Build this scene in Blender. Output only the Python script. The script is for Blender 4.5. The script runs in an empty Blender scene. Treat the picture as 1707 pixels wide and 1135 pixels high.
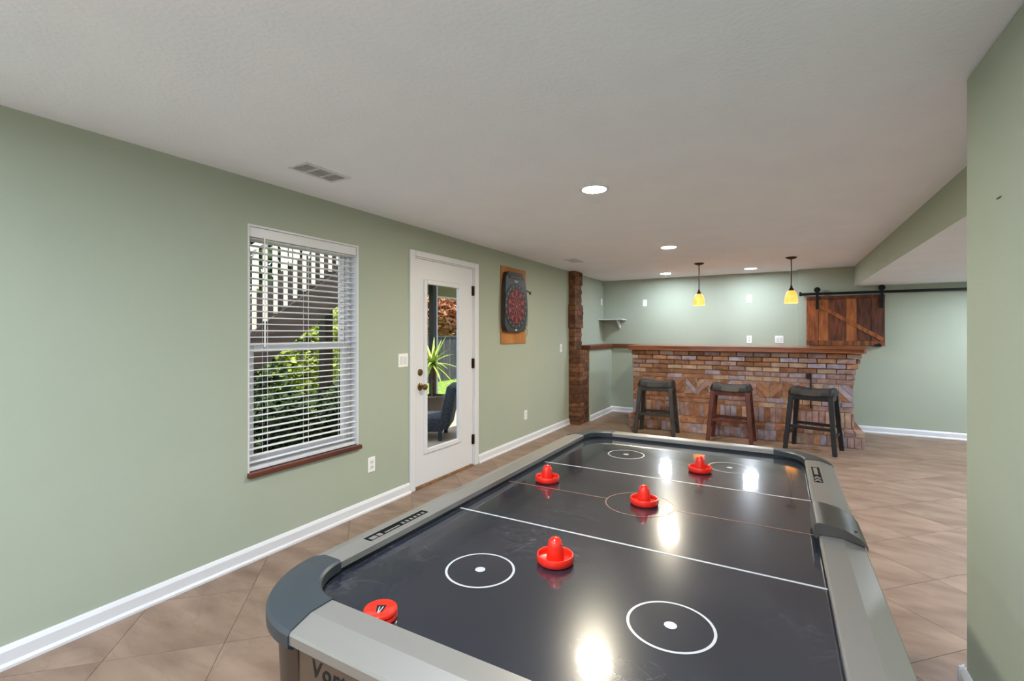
import bpy, bmesh, math, random
from mathutils import Vector, Matrix, noise
random.seed(7)
C = bpy.context.scene.collection
SC = bpy.context.scene

# ------------------------------------------------------------------ camera
F_PX, W_PX, HZ_PX, CY_PX = 790.0, 1707.0, 555.0, 567.5
EYE = 1.385
YAW = math.atan(446.5 / F_PX)
cam_d = bpy.data.cameras.new('camera'); cam = bpy.data.objects.new('camera', cam_d); C.objects.link(cam)
cam.location = (0, 0, EYE); cam.rotation_euler = (math.pi/2, 0, YAW)
cam_d.sensor_fit = 'HORIZONTAL'; cam_d.sensor_width = 36.0
cam_d.lens = F_PX / W_PX * 36.0
cam_d.shift_y = (HZ_PX - CY_PX) / W_PX
cam_d.clip_start = 0.02; cam_d.clip_end = 200
SC.camera = cam

# ------------------------------------------------------------------ world, sun, exposure
wd = bpy.data.worlds.new('sky'); SC.world = wd; wd.use_nodes = True
bg = wd.node_tree.nodes['Background']
bg.inputs[0].default_value = (0.74, 0.86, 1.0, 1); bg.inputs[1].default_value = .69
sun_d = bpy.data.lights.new('sun', 'SUN'); sun_d.energy = 2.4; sun_d.angle = 0.01; sun_d.color = (1, .95, .86)
sun = bpy.data.objects.new('sun', sun_d); C.objects.link(sun)
sun.rotation_euler = Vector((-0.40, 0.28, -1.0)).to_track_quat('-Z', 'Y').to_euler()
vs = SC.view_settings
vs.view_transform = 'Standard'; vs.look = 'None'; vs.gamma = 1.0; vs.use_curve_mapping = False
vs.exposure = 1.42
CAN_POWER = 460.0        # radiance of a ceiling can lens
CAN_WARM = (1.0, 0.90, 0.70); CAN_COOL = (0.83, 0.93, 1.06)

# ------------------------------------------------------------------ helpers
def lin(r, g, b):
    f = lambda v: (v/255/12.92) if v/255 <= .04045 else ((v/255+.055)/1.055)**2.4
    return (f(r), f(g), f(b), 1)

def mat(name, col, rough=.5, metal=0.0, col2=None, scale=8.0, detail=4.0, stretch=(1,1,1), lo=.35, hi=.65,
        bump=0.0, bscale=None, rand=0.0, emit=None, estr=0.0, coat=0.0, spec=.5, coords='Object', trans=0.0, ior=1.45):
    m = bpy.data.materials.new(name); m.use_nodes = True
    nt = m.node_tree; N = nt.nodes; L = nt.links
    p = N['Principled BSDF']
    p.inputs['Roughness'].default_value = rough; p.inputs['Metallic'].default_value = metal
    p.inputs['Base Color'].default_value = col; p.inputs['Specular IOR Level'].default_value = spec
    p.inputs['Coat Weight'].default_value = coat; p.inputs['IOR'].default_value = ior
    p.inputs['Transmission Weight'].default_value = trans
    if emit: p.inputs['Emission Color'].default_value = emit; p.inputs['Emission Strength'].default_value = estr
    tc = N.new('ShaderNodeTexCoord'); mp = N.new('ShaderNodeMapping'); mp.inputs['Scale'].default_value = stretch
    L.new(tc.outputs[coords], mp.inputs['Vector'])
    oi = N.new('ShaderNodeObjectInfo')
    if rand > 0:
        ml = N.new('ShaderNodeMath'); ml.operation = 'MULTIPLY'; ml.inputs[1].default_value = 37.0
        L.new(oi.outputs['Random'], ml.inputs[0]); L.new(ml.outputs[0], mp.inputs['Location'])
    last = None
    if col2:
        nz = N.new('ShaderNodeTexNoise'); nz.inputs['Scale'].default_value = scale; nz.inputs['Detail'].default_value = detail
        L.new(mp.outputs[0], nz.inputs['Vector'])
        rp = N.new('ShaderNodeValToRGB'); rp.color_ramp.elements[0].position = lo; rp.color_ramp.elements[1].position = hi
        rp.color_ramp.elements[0].color = col; rp.color_ramp.elements[1].color = col2
        L.new(nz.outputs['Fac'], rp.inputs[0]); last = rp.outputs[0]
    if rand > 0:
        hs = N.new('ShaderNodeHueSaturation')
        mr = N.new('ShaderNodeMapRange'); mr.inputs['To Min'].default_value = 1-rand; mr.inputs['To Max'].default_value = 1+rand
        L.new(oi.outputs['Random'], mr.inputs['Value']); L.new(mr.outputs[0], hs.inputs['Value'])
        if last: L.new(last, hs.inputs['Color'])
        else: hs.inputs['Color'].default_value = col
        last = hs.outputs[0]
    if last: L.new(last, p.inputs['Base Color'])
    if bump > 0:
        nb = N.new('ShaderNodeTexNoise'); nb.inputs['Scale'].default_value = bscale or scale*4; nb.inputs['Detail'].default_value = 3
        L.new(mp.outputs[0], nb.inputs['Vector'])
        b = N.new('ShaderNodeBump'); b.inputs['Strength'].default_value = bump; b.inputs['Distance'].default_value = .004
        L.new(nb.outputs['Fac'], b.inputs['Height']); L.new(b.outputs[0], p.inputs['Normal'])
    return m

def obj(name, bm, m, parent=None, smooth=None, world=True):
    """link a bmesh as ONE mesh object; verts are given in world space unless world=False"""
    if parent is not None and world:
        o = parent; off = Vector((0,0,0))
        while o is not None: off += o.location; o = o.parent
        bmesh.ops.translate(bm, vec=-off, verts=bm.verts)
    bmesh.ops.recalc_face_normals(bm, faces=bm.faces)
    me = bpy.data.meshes.new(name); bm.to_mesh(me); bm.free()
    for x in (m if isinstance(m, (list, tuple)) else [m]): me.materials.append(x)
    if smooth is not None:
        for pl in me.polygons: pl.use_smooth = True
        me.set_sharp_from_angle(angle=math.radians(smooth))
    o = bpy.data.objects.new(name, me); C.objects.link(o)
    if parent is not None: o.parent = parent
    return o
def recenter(o):
    """origin to the middle of the footprint, bottom"""
    me = o.data; xs = [v.co for v in me.vertices]
    c = Vector(((min(v.x for v in xs)+max(v.x for v in xs))/2, (min(v.y for v in xs)+max(v.y for v in xs))/2, min(v.z for v in xs)))
    me.transform(Matrix.Translation(-c)); o.location = o.location + c
    return o
def tag(o, label, cat, group=None):
    o['label'] = label; o['category'] = cat
    if group: o['group'] = group
    return o
def struct(o, label=None, kind='structure'):
    o['kind'] = kind
    if label: o['label'] = label
    return o
def thing(name, label, cat, loc=(0,0,0), rz=0.0, group=None):
    o = bpy.data.objects.new(name, None); o.empty_display_size = .1; C.objects.link(o)
    o.location = loc; o.rotation_euler = (0,0,rz)
    return tag(o, label, cat, group)
def dup(root, loc, rz, label):
    def cp(o, par):
        c = o.copy(); C.objects.link(c); c.parent = par
        for ch in list(o.children): cp(ch, c)
        return c
    kids = list(root.children)
    r = root.copy(); C.objects.link(r); r.location = loc; r.rotation_euler = (0,0,rz); r['label'] = label
    for k in kids: cp(k, r)
    return r

def B(): return bmesh.new()
def box(bm, x0, x1, y0, y1, z0, z1, bev=0.0, seg=2, M=None):
    r = bmesh.ops.create_cube(bm, size=1.0)
    vs_ = r['verts']
    T = Matrix.Translation(((x0+x1)/2, (y0+y1)/2, (z0+z1)/2)) @ Matrix.Diagonal((abs(x1-x0), abs(y1-y0), abs(z1-z0), 1))
    bmesh.ops.transform(bm, matrix=T, verts=vs_)
    if bev > 0:
        es = list({e for v in vs_ for e in v.link_edges})
        g = bmesh.ops.bevel(bm, geom=es, offset=bev, segments=seg, affect='EDGES', profile=.5)
        vs_ = list({v for f in g['faces'] for v in f.verts} | {v for v in vs_ if v.is_valid})
    if M is not None: bmesh.ops.transform(bm, matrix=M, verts=vs_)
    return bm
def bx(*a, **k): return box(B(), *a, **k)
def prism(bm, pts, d, M=None):
    """extrude closed polygon pts (list of Vector) along vector d"""
    d = Vector(d); a = [bm.verts.new(Vector(p)) for p in pts]; b = [bm.verts.new(Vector(p)+d) for p in pts]
    n = len(pts)
    bm.faces.new(a); bm.faces.new(b[::-1])
    for i in range(n): bm.faces.new((a[i], b[i], b[(i+1)%n], a[(i+1)%n]))
    if M is not None: bmesh.ops.transform(bm, matrix=M, verts=a+b)
    return bm
def lathe(bm, prof, seg=32, M=None, cap=True):
    """prof = [(r,z)...] around z"""
    rings = []; allv = []
    for r, z in prof:
        if r < 1e-6:
            v = bm.verts.new((0,0,z)); rings.append([v]); allv.append(v)
        else:
            ring = [bm.verts.new((r*math.cos(2*math.pi*k/seg), r*math.sin(2*math.pi*k/seg), z)) for k in range(seg)]
            rings.append(ring); allv += ring
    for a, b in zip(rings, rings[1:]):
        for k in range(seg):
            k2 = (k+1) % seg
            if len(a) == 1 and len(b) == 1: break
            if len(a) == 1: bm.faces.new((a[0], b[k], b[k2]))
            elif len(b) == 1: bm.faces.new((a[k], b[0], a[k2]))
            else: bm.faces.new((a[k], b[k], b[k2], a[k2]))
    if cap:
        for ring in (rings[0], rings[-1]):
            if len(ring) > 1: bm.faces.new(ring)
    if M is not None: bmesh.ops.transform(bm, matrix=M, verts=allv)
    return bm
def tube(bm, pts, r, seg=8):
    """round tube through points; r number or list"""
    pts = [Vector(p) for p in pts]; n = len(pts)
    rs = r if isinstance(r, (list, tuple)) else [r]*n
    rings = []
    for i, p in enumerate(pts):
        d = (pts[min(i+1, n-1)] - pts[max(i-1, 0)]).normalized()
        u = d.orthogonal().normalized() if abs(d.z) > .9 else d.cross(Vector((0,0,1))).normalized()
        if abs(d.z) > .9: u = Vector((1,0,0)) - d*d.x; u.normalize()
        w = d.cross(u)
        rings.append([bm.verts.new(p + (u*math.cos(2*math.pi*k/seg) + w*math.sin(2*math.pi*k/seg))*rs[i]) for k in range(seg)])
    for a, b in zip(rings, rings[1:]):
        for k in range(seg): bm.faces.new((a[k], a[(k+1)%seg], b[(k+1)%seg], b[k]))
    bm.faces.new(rings[0]); bm.faces.new(rings[-1])
    return bm
def clip(poly, x0, x1, y0, y1):
    """Sutherland-Hodgman of a 2-D polygon against a rectangle"""
    def cut(ps, ax, v, sgn):
        out = []
        for i in range(len(ps)):
            a, b = ps[i], ps[(i+1) % len(ps)]
            ia, ib = (a[ax]-v)*sgn >= 0, (b[ax]-v)*sgn >= 0
            if ia: out.append(a)
            if ia != ib:
                t = (v-a[ax])/(b[ax]-a[ax]); out.append((a[0]+(b[0]-a[0])*t, a[1]+(b[1]-a[1])*t))
        return out
    for ax, v, s in ((0,x0,1), (0,x1,-1), (1,y0,1), (1,y1,-1)):
        if poly: poly = cut(poly, ax, v, s)
    return poly
def area(ps): return abs(sum(ps[i][0]*ps[(i+1)%len(ps)][1]-ps[(i+1)%len(ps)][0]*ps[i][1] for i in range(len(ps))))/2
# disc/plate facing +X, origin at wall: rotation that maps local z -> +X
TOX = Matrix.Rotation(math.pi/2, 4, 'Y')      # z -> x
TONY = Matrix.Rotation(math.pi/2, 4, 'X')     # z -> -y

# ------------------------------------------------------------------ materials
M_ = {}
M_['wall'] = mat('sage_wall_paint', lin(163,172,155), .85, col2=lin(167,175,159), scale=1.2, bump=.12, bscale=260)
M_['ceil'] = mat('white_ceiling_paint', lin(236,241,251), .95, col2=lin(239,244,253), scale=3, bump=.6, bscale=55)
M_['trim'] = mat('white_semigloss', lin(216,217,222), .35, bump=.03, bscale=40)
M_['plastic_white'] = mat('white_plastic', lin(238,238,236), .4)
M_['plate_line'] = mat('outlet_shadow_grey', lin(120,120,118), .6)
M_['grout'] = mat('grout_brown', lin(112,94,80), .9, col2=lin(126,106,90), scale=30)
def stone():
    m = mat('stone_tile', lin(116,94,80), .5, col2=lin(152,129,113), scale=3.0, detail=10, stretch=(1.0,2.6,1), lo=.28, hi=.68, rand=.05, bump=.10, bscale=14)
    nt = m.node_tree; N = nt.nodes; L = nt.links
    hs = [n for n in N if n.type == 'HUE_SAT'][0]; src = hs.inputs['Color'].links[0].from_socket
    mp = [n for n in N if n.type == 'MAPPING'][0]
    w = N.new('ShaderNodeTexNoise'); w.inputs['Scale'].default_value = 2.0; w.inputs['Detail'].default_value = 8; w.inputs['Distortion'].default_value = .5
    L.new(mp.outputs[0], w.inputs['Vector'])
    r = N.new('ShaderNodeValToRGB'); e = r.color_ramp.elements
    e[0].position = .47; e[0].color = (0,0,0,1); e[1].position = .53; e[1].color = (0,0,0,1)
    mid = e.new(.50); mid.color = (1,1,1,1)
    L.new(w.outputs['Fac'], r.inputs[0])
    mx = N.new('ShaderNodeMixRGB'); mx.inputs[2].default_value = lin(104,84,70)
    ml = N.new('ShaderNodeMath'); ml.operation = 'MULTIPLY'; ml.inputs[1].default_value = .22
    L.new(r.outputs[0], ml.inputs[0]); L.new(ml.outputs[0], mx.inputs[0]); L.new(src, mx.inputs[1]); L.new(mx.outputs[0], hs.inputs['Color'])
    return m
M_['tile'] = stone()
M_['sill'] = mat('dark_red_sill_wood', lin(78,38,28), .25, col2=lin(108,58,42), scale=6, stretch=(1,.2,1))
M_['barwood'] = mat('bar_top_wood', lin(104,52,22), .28, col2=lin(156,88,42), scale=9, stretch=(.25,3,3), coat=.3)
M_['capwood'] = mat('ledge_cap_wood', lin(84,42,26), .3, col2=lin(122,66,40), scale=9, stretch=(.4,.4,3))
M_['mortar'] = mat('mortar', lin(160,138,120), .95, col2=lin(182,160,142), scale=40, bump=.3, bscale=80)
BR = [mat('brick_umber', lin(122,80,58), .8, col2=lin(156,112,84), scale=14, bump=.5, bscale=60, rand=.12),
      mat('brick_terracotta', lin(146,100,76), .8, col2=lin(178,134,106), scale=14, bump=.5, bscale=60, rand=.15),
      mat('brick_mauve', lin(138,108,104), .8, col2=lin(172,144,140), scale=14, bump=.5, bscale=60, rand=.15),
      mat('brick_tan', lin(164,134,114), .8, col2=lin(186,160,142), scale=14, bump=.5, bscale=60, rand=.12),
      mat('brick_lilac_grey', lin(140,126,138), .8, col2=lin(174,162,176), scale=14, bump=.5, bscale=60, rand=.12)]
BRC = [mat('column_brick_dark', lin(70,42,26), .8, col2=lin(106,68,44), scale=14, bump=.5, bscale=60, rand=.25),
       mat('column_brick_brown', lin(90,56,36), .8, col2=lin(128,86,58), scale=14, bump=.5, bscale=60, rand=.2)]
M_['cmortar'] = mat('column_mortar', lin(92,64,44), .95, col2=lin(112,82,60), scale=40)
M_['bronze'] = mat('oil_rubbed_bronze', lin(66,44,30), .4, .7)
M_['brass'] = mat('antique_brass', lin(122,96,58), .3, .9)
M_['blackmetal'] = mat('black_iron', lin(22,21,22), .5, .4)
M_['lens_warm'] = mat('warm_lens', lin(255,240,215), .5, emit=(*CAN_WARM, 1), estr=CAN_POWER*.62)
M_['lens_bar'] = mat('bar_lens', lin(250,250,250), .5, emit=(*CAN_COOL, 1), estr=CAN_POWER*.34)
M_['lens_added'] = mat('added_lens', lin(250,250,250), .5, emit=(*CAN_COOL, 1), estr=CAN_POWER*.62)  # only for the added unseen cans
M_['glass'] = mat('clear_glass', (1,1,1,1), .0, trans=1.0, ior=1.02, spec=.3)
M_['black'] = mat('black_plastic', lin(14,14,15), .45)
M_['decal'] = mat('black_print', lin(8,8,10), .85, spec=.15)
M_['red'] = mat('red_plastic', lin(214,34,18), .25, coat=.3)
M_['printwhite'] = mat('white_print', lin(168,168,170), .35)
M_['printorange'] = mat('orange_print', lin(128,92,74), .35)

# ------------------------------------------------------------------ room numbers
XL, XS, XR = -2.797, 0.915, 3.2          # left wall, soffit face, far right wall
YB, YBL, YN = 8.34, 8.20, -2.6           # upper back wall, lower / right back wall, rear wall
H, HS = 2.325, 2.045                     # ceiling, soffit underside
LX = -2.60                               # lower left ledge face
CAPZ0, CAPZ1 = 1.128, 1.19
XB = 0.232                               # where the back wall steps forward
XW, YW = 0.60, 2.356                     # right wall stub
WY0, WY1, WZ0, WZ1 = 1.706, 2.573, 0.535, 2.048   # window opening
DY0, DY1, DZ1 = 3.205, 4.150, 2.070               # door opening
TH = 0.16

# floor: grout bed with diagonal 18 inch tiles as parts
fl = struct(obj('floor', bx(XL-TH, XR+.1, YN-.1, YB+.1, -.12, -.003), M_['grout']), 'brown stone tile floor laid on the diagonal')
S = 0.65; G = .0017
def tile_poly(i, j):
    # u = X-Y lines at -0.10 + S*i ; v = X+Y lines at 5.235-... S*j
    u0, u1 = -2.075+S*i+G, -2.075+S*(i+1)-G
    v0, v1 = 4.90+S*j+G, 4.90+S*(j+1)-G
    return [((u+v)/2, (v-u)/2) for u, v in ((u0,v0),(u1,v0),(u1,v1),(u0,v1))]
half = S/2
full_me = None; rest = B(); n_t = 0
def in_view(cx_, cy_):
    d = -cx_*math.sin(YAW)+cy_*math.cos(YAW); l = cx_*math.cos(YAW)+cy_*math.sin(YAW)
    return d > .6 and abs(l)/d < 1.35 and not (cx_ > XW+.3 and cx_ > cy_*XW/YW+.7)
for i in range(-14, 9):
    for j in range(-14, 12):
        ps = tile_poly(i, j)
        cl = clip(ps, XL, XR, YN, YB)
        if len(cl) < 3 or area(cl) < .002: continue
        cx_, cy_ = sum(p[0] for p in ps)/4, sum(p[1] for p in ps)/4
        is_full = abs(area(cl)-area(ps)) < 1e-6
        if in_view(cx_, cy_) and n_t < 290:
            n_t += 1
            if is_full and full_me is not None:
                o = bpy.data.objects.new('tile', full_me); C.objects.link(o)
            else:
                bm = B(); prism(bm, [(p[0]-cx_, p[1]-cy_, -.008) for p in cl], (0,0,.008))
                o = obj('tile', bm, M_['tile'])
                if is_full: full_me = o.data
            o.parent = fl; o.location = (cx_, cy_, 0)
        else:
            prism(rest, [(p[0], p[1], -.008) for p in cl], (0,0,.008))
r_ = obj('far_tiles', rest, M_['tile'], fl); r_['kind'] = 'stuff'

struct(obj('ceiling', bx(XL-TH-.4, XR+.3, YN-.3, YB+.3, H, H+.25), M_['ceil']), 'flat off white textured ceiling')

# left wall with window and door openings
bm = B()
X0, X1 = XL-TH, XL
for y0, y1, z0, z1 in ((YN,WY0,0,H),(WY0,WY1,0,WZ0),(WY0,WY1,WZ1,H),(WY1,DY0,0,H),(DY0,DY1,DZ1,H),(DY1,YB+TH,0,H)):
    box(bm, X0, X1, y0, y1, z0, z1)
struct(obj('wall_left', bm, M_['wall']), 'long sage green wall with the window and glass door')
struct(obj('wall_back', bx(XL, XB, YB, YB+TH, 0, H), M_['wall']), 'sage green wall behind the bar')
struct(obj('wall_back_right', bx(XB, XR, YBL, YB+TH, 0, H), M_['wall']), 'sage green wall behind the sliding shutter')
struct(obj('wall_back_lower', bx(XL, XB, YBL, YB, 0, CAPZ0), M_['wall']), 'sage green half wall below the wooden ledge cap')
struct(obj('wall_left_lower', bx(XL, LX, 7.08, YBL, 0, CAPZ0), M_['wall']), 'short sage green half wall beside the brick column')
struct(obj('wall_right', bx(XW, XW+.13, YN, YW, 0, H, bev=.012), M_['wall']), 'near sage green wall on the right edge')
struct(obj('wall_far_right', bx(XR, XR+TH, YN, YB, 0, H), M_['wall']))
# unseen rear wall; its wide opening is added to let daylight in
bm = B()
for x0, x1, z0, z1 in ((XL,-2.6,0,H),(-2.6,0.4,0,.08),(-2.6,0.4,2.1,H),(0.4,XR,0,H)):
    box(bm, x0, x1, YN-TH, YN, z0, z1)
struct(obj('wall_rear', bm, M_['wall']))
# soffit: green sides, white underside
bm = bx(XS, XR, YW-.13, YBL, HS, H)
so = obj('ceiling_soffit', bm, [M_['wall'], M_['ceil']])
for pl in so.data.polygons:
    if pl.normal.z < -.5: pl.material_index = 1
struct(so, 'dropped soffit with green side and white underside')

# ledge cap
bm = B()
prism(bm, [(XL,7.02,CAPZ0),(LX+.035,7.02,CAPZ0),(LX+.035,YBL-.035,CAPZ0),(XB,YBL-.035,CAPZ0),(XB,YB,CAPZ0),(XL,YB,CAPZ0)], (0,0,CAPZ1-CAPZ0))
struct(obj('trim_1', bm, M_['capwood']), 'dark wood cap on the half wall behind the bar')

# baseboards: profile swept straight
def baseboard(name, a, b, nrm, h=.09, t=.016):
    a = Vector((*a,0)); b = Vector((*b,0)); n = Vector((*nrm,0))
    prof = [(0,0),(t+.012,0),(t+.012,.012),(t+.006,.02),(t,.022),(t,h-.02),(t*.55,h-.006),(t*.3,h),(0,h)]
    bm = B(); prism(bm, [a+n*o+Vector((0,0,z)) for o,z in prof], b-a)
    return struct(obj(name, bm, M_['trim']))
baseboard('baseboard_left', (XL,YN), (XL,3.135), (1,0))
baseboard('baseboard_left_far', (XL,4.212), (XL,6.70), (1,0))
baseboard('baseboard_ledge', (LX,7.08), (LX,YBL), (1,0))
baseboard('baseboard_back', (LX,YBL), (XR,YBL), (0,-1))
baseboard('baseboard_right', (XW,YN), (XW,YW+.02), (-1,0), h=.145, t=.018)
baseboard('baseboard_right_end', (XW-.02,YW), (XW+.13,YW), (0,1), h=.145, t=.018)

# ------------------------------------------------------------------ window
w = bpy.data.objects.new('window_1', None); C.objects.link(w); w.location = (XL-.1, (WY0+WY1)/2, WZ0)
struct(w, 'tall white framed sash window in the green wall')
fx0, fx1 = XL-.135, XL-.075
bm = B(); R = .018   # white liner of the reveal
box(bm, XL-TH, XL-.002, WY0, WY0+.012, WZ0, WZ1); box(bm, XL-TH, XL-.002, WY1-.012, WY1, WZ0, WZ1)
box(bm, XL-TH, XL-.002, WY0+.012, WY1-.012, WZ1-.012, WZ1)
obj('jamb_liner', bm, M_['trim'], w)
def frame(y0, y1, z0, z1, x0, x1, wd_, bot=None):
    bm = B(); bt = bot or wd_
    box(bm, x0, x1, y0, y0+wd_, z0, z1, bev=.003); box(bm, x0, x1, y1-wd_, y1, z0, z1, bev=.003)
    box(bm, x0, x1, y0+wd_, y1-wd_, z0, z0+bt, bev=.003); box(bm, x0, x1, y0+wd_, y1-wd_, z1-wd_, z1, bev=.003)
    return bm
MZ = 1.285
obj('window_frame', frame(WY0+.012, WY1-.012, WZ0, WZ1-.012, fx0, fx1, .03), M_['trim'], w)
s1 = obj('upper_sash', frame(WY0+.042, WY1-.042, MZ-.02, WZ1-.042, fx0+.002, fx0+.027, .042), M_['trim'], w)
s2 = obj('lower_sash', frame(WY0+.042, WY1-.042, WZ0+.03, MZ+.028, fx0+.03, fx0+.055, .046), M_['trim'], w)
obj('pane', bx(fx0+.012, fx0+.016, WY0+.08, WY1-.08, MZ+.02, WZ1-.082), M_['glass'], s1)
obj('pane', bx(fx0+.04, fx0+.044, WY0+.085, WY1-.085, WZ0+.074, MZ-.016), M_['glass'], s2)
obj('window_sill', bx(XL-.075, XL+.028, WY0-.004, WY1+.012, WZ0-.03, WZ0+.001, bev=.006), M_['sill'], w)
# blind
bl = thing('window_blind', 'white horizontal slat blind hanging in the window', 'blind', (XL-.04, (WY0+WY1)/2, WZ0))
by0, by1 = WY0+.016, WY1-.016; bxm = XL-.040
obj('head_rail', bx(bxm-.028, bxm+.030, by0, by1, WZ1-.075, WZ1-.0125, bev=.004), M_['trim'], bl)
obj('bottom_rail', bx(bxm-.025, bxm+.025, by0, by1, WZ0+.004, WZ0+.026, bev=.004), M_['trim'], bl)
M_['slat'] = mat('white_slat', lin(238,238,240), .4)
pitch = .0405; z = WZ0+.026+pitch*.7; slat_me = None
while z < WZ1-.08:
    if slat_me is None:
        bm = B(); n = 4
        prof = [((-.025+.05*k/n), .0035*(1-(2*k/n-1)**2)) for k in range(n+1)]
        prof = prof + [(x, zz-.0028) for x, zz in reversed(prof)]
        prism(bm, [(x, by0-(by0+by1)/2+.002, zz) for x, zz in prof], (0, by1-by0-.004, 0))
        sl = obj('slat', bm, M_['slat'], bl, world=False); slat_me = sl.data
    else:
        sl = bpy.data.objects.new('slat', slat_me); C.objects.link(sl); sl.parent = bl
    sl.location = (0, 0, z-WZ0); sl.rotation_euler = (0, math.radians(-3), 0)
    z += pitch
bm = B()
for yy in (by0+.12, (by0+by1)/2, by1-.12):
    for dx in (-.026, .026): tube(bm, [(bxm+dx, yy, WZ0+.02), (bxm+dx, yy, WZ1-.07)], .0011, 5)
obj('ladder_cord', bm, M_['plastic_white'], bl)
obj('tilt_wand', tube(B(), [(bxm+.036, by0+.095, WZ1-.07), (bxm+.036, by0+.097, WZ1-.75)], .004, 6), M_['plastic_white'], bl)

# ------------------------------------------------------------------ door
d = bpy.data.objects.new('door_1', None); C.objects.link(d); d.location = (XL, (DY0+DY1)/2, 0)
struct(d, 'white glazed patio door with white casing')
sy0, sy1, sz0, sz1 = 3.222, 4.112, .022, 2.048
gy0, gy1, gz0, gz1 = 3.345, 3.895, .30, 1.862
sx0, sx1 = XL-.050, XL-.004
bm = B()
box(bm, sx0, sx1, sy0, gy0, sz0, sz1); box(bm, sx0, sx1, gy1, sy1, sz0, sz1)
box(bm, sx0, sx1, gy0, gy1, sz0, gz0); box(bm, sx0, sx1, gy0, gy1, gz1, sz1)
obj('door_slab', bm, M_['trim'], d)
bm = B(); e = .032
box(bm, sx1-.02, sx1+.012, gy0-.012, gy0+e, gz0-.012, gz1+.012, bev=.006); box(bm, sx1-.02, sx1+.012, gy1-e, gy1+.012, gz0-.012, gz1+.012, bev=.006)
box(bm, sx1-.02, sx1+.012, gy0+e, gy1-e, gz0-.012, gz0+e, bev=.006); box(bm, sx1-.02, sx1+.012, gy0+e, gy1-e, gz1-e, gz1+.012, bev=.006)
obj('glass_frame', bm, M_['trim'], d)
obj('pane', bx(sx0+.02, sx0+.026, gy0+.005, gy1-.005, gz0+.005, gz1-.005), M_['glass'], d)
bm = B()   # jamb
box(bm, XL-TH, XL-.001, DY0, sy0-.003, 0, DZ1); box(bm, XL-TH, XL-.001, sy1+.003, DY1, 0, DZ1); box(bm, XL-TH, XL-.001, sy0-.003, sy1+.003, sz1+.003, DZ1)
obj('jamb', bm, M_['trim'], d)
def casing(y0, y1, z0, z1):
    bm = B(); box(bm, XL-.002, XL+.016, y0, y1, z0, z1, bev=.005); return obj('casing', bm, M_['trim'], d)
casing(3.137, 3.205, 0, 2.115); casing(4.135, 4.207, 0, 2.115); casing(3.205, 4.135, 2.062, 2.115)
obj('threshold', bx(XL-TH-.02, XL+.012, sy0-.002, sy1+.002, 0.0005, .018, bev=.004), mat('oak_threshold', lin(150,112,70), .4, col2=lin(112,78,44), scale=9, stretch=(6,1,1)), d)
def knob(y, z, prof, nm):
    bm = B(); lathe(bm, prof, 24, Matrix.Translation((sx1, y, z)) @ TOX); return obj(nm, bm, M_['brass'], d, smooth=40)
knob(3.285, 1.033, [(.0,.0),(.031,.0),(.031,.006),(.026,.012),(.014,.014),(.012,.022),(0,.024)], 'deadbolt')
knob(3.285, .905, [(.0,0),(.034,0),(.034,.006),(.028,.010),(.013,.014),(.012,.034),(.022,.042),(.028,.054),(.026,.066),(.016,.072),(0,.073)], 'door_knob')
for zz in (1.825, 1.068, .275):
    bm = B(); tube(bm, [(XL+.010, 4.118, zz-.05), (XL+.010, 4.118, zz+.05)], .008, 10); box(bm, XL-.006, XL+.003, 4.098, 4.138, zz-.05, zz+.05)
    obj('hinge', bm, M_['bronze'], d)

# ------------------------------------------------------------------ wall plates
def plate(name, label, cat, pos, nrm, wdt, hgt, kind):
    """nrm '+x' on the left walls, '-y' on the back walls; pos = wall point"""
    t = thing(name, label, cat, pos)
    T = Matrix.Rotation(math.pi/2, 4, 'Z') if nrm == '+x' else Matrix.Identity(4)     # local: x along wall, -y out of the wall
    def put(nm, bm, m): 
        bmesh.ops.transform(bm, matrix=T, verts=bm.verts); return obj(nm, bm, m, t, world=False)
    put('plate', bx(-wdt/2, wdt/2, -.006, 0.001, -hgt/2, hgt/2, bev=.002), M_['plastic_white'])
    n = max(1, round(wdt/.058)-0) if kind == 'switch' else 1
    n = {'switch1':1,'switch2':2}.get(kind, 0)
    for k in range(n):
        cxk = (k-(n-1)/2)*.046
        put('rocker', bx(cxk-.016, cxk+.016, -.011, -.005, -.033, .033, bev=.002), M_['trim'])
    if kind == 'outlet':
        for s in (-1, 1):
            r = put('socket', bx(-.017, .017, -.009, -.005, s*.02-.014, s*.02+.014, bev=.003), M_['trim'])
            bm = B()
            for dx in (-.006, .006): box(bm, dx-.0012, dx+.0012, -.0096, -.0085, s*.02-.004, s*.02+.006)
            bmesh.ops.transform(bm, matrix=T, verts=bm.verts); obj('slot', bm, M_['plate_line'], r, world=False)
    return t
plate('light_switch', 'double white light switch beside the patio door', 'light switch', (XL,3.060,1.152), '+x', .115, .115, 'switch2')
plate('wall_outlet', 'low white outlet on the wall under the window, near the door', 'outlet', (XL,2.700,.352), '+x', .072, .115, 'outlet')
plate('wall_outlet', 'low white outlet on the wall below the dartboard', 'outlet', (XL,5.295,.352), '+x', .072, .115, 'outlet')
plate('light_switch', 'single white light switch left of the brick column', 'light switch', (XL,6.405,1.165), '+x', .072, .115, 'switch1')
plate('wall_plate', 'white wall plate high on the left wall by the back corner', 'wall plate', (XL,8.22,1.945), '+x', .072, .115, 'blank')
plate('wall_plate', 'white wall plate high on the back wall left of the pendants', 'wall plate', (-2.05,YB,1.908), '-y', .072, .115, 'blank')
plate('wall_plate', 'white wall plate high on the back wall between the two pendants', 'wall plate', (-.42,YB,1.924), '-y', .072, .115, 'blank')
plate('wall_outlet', 'white outlet just above the ledge cap between the pendants', 'outlet', (-.42,YB,1.285), '-y', .072, .115, 'outlet')
plate('light_switch', 'wide white double switch above the ledge cap near the shutter', 'light switch', (-.008,YB,1.285), '-y', .115, .115, 'switch2')
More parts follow.
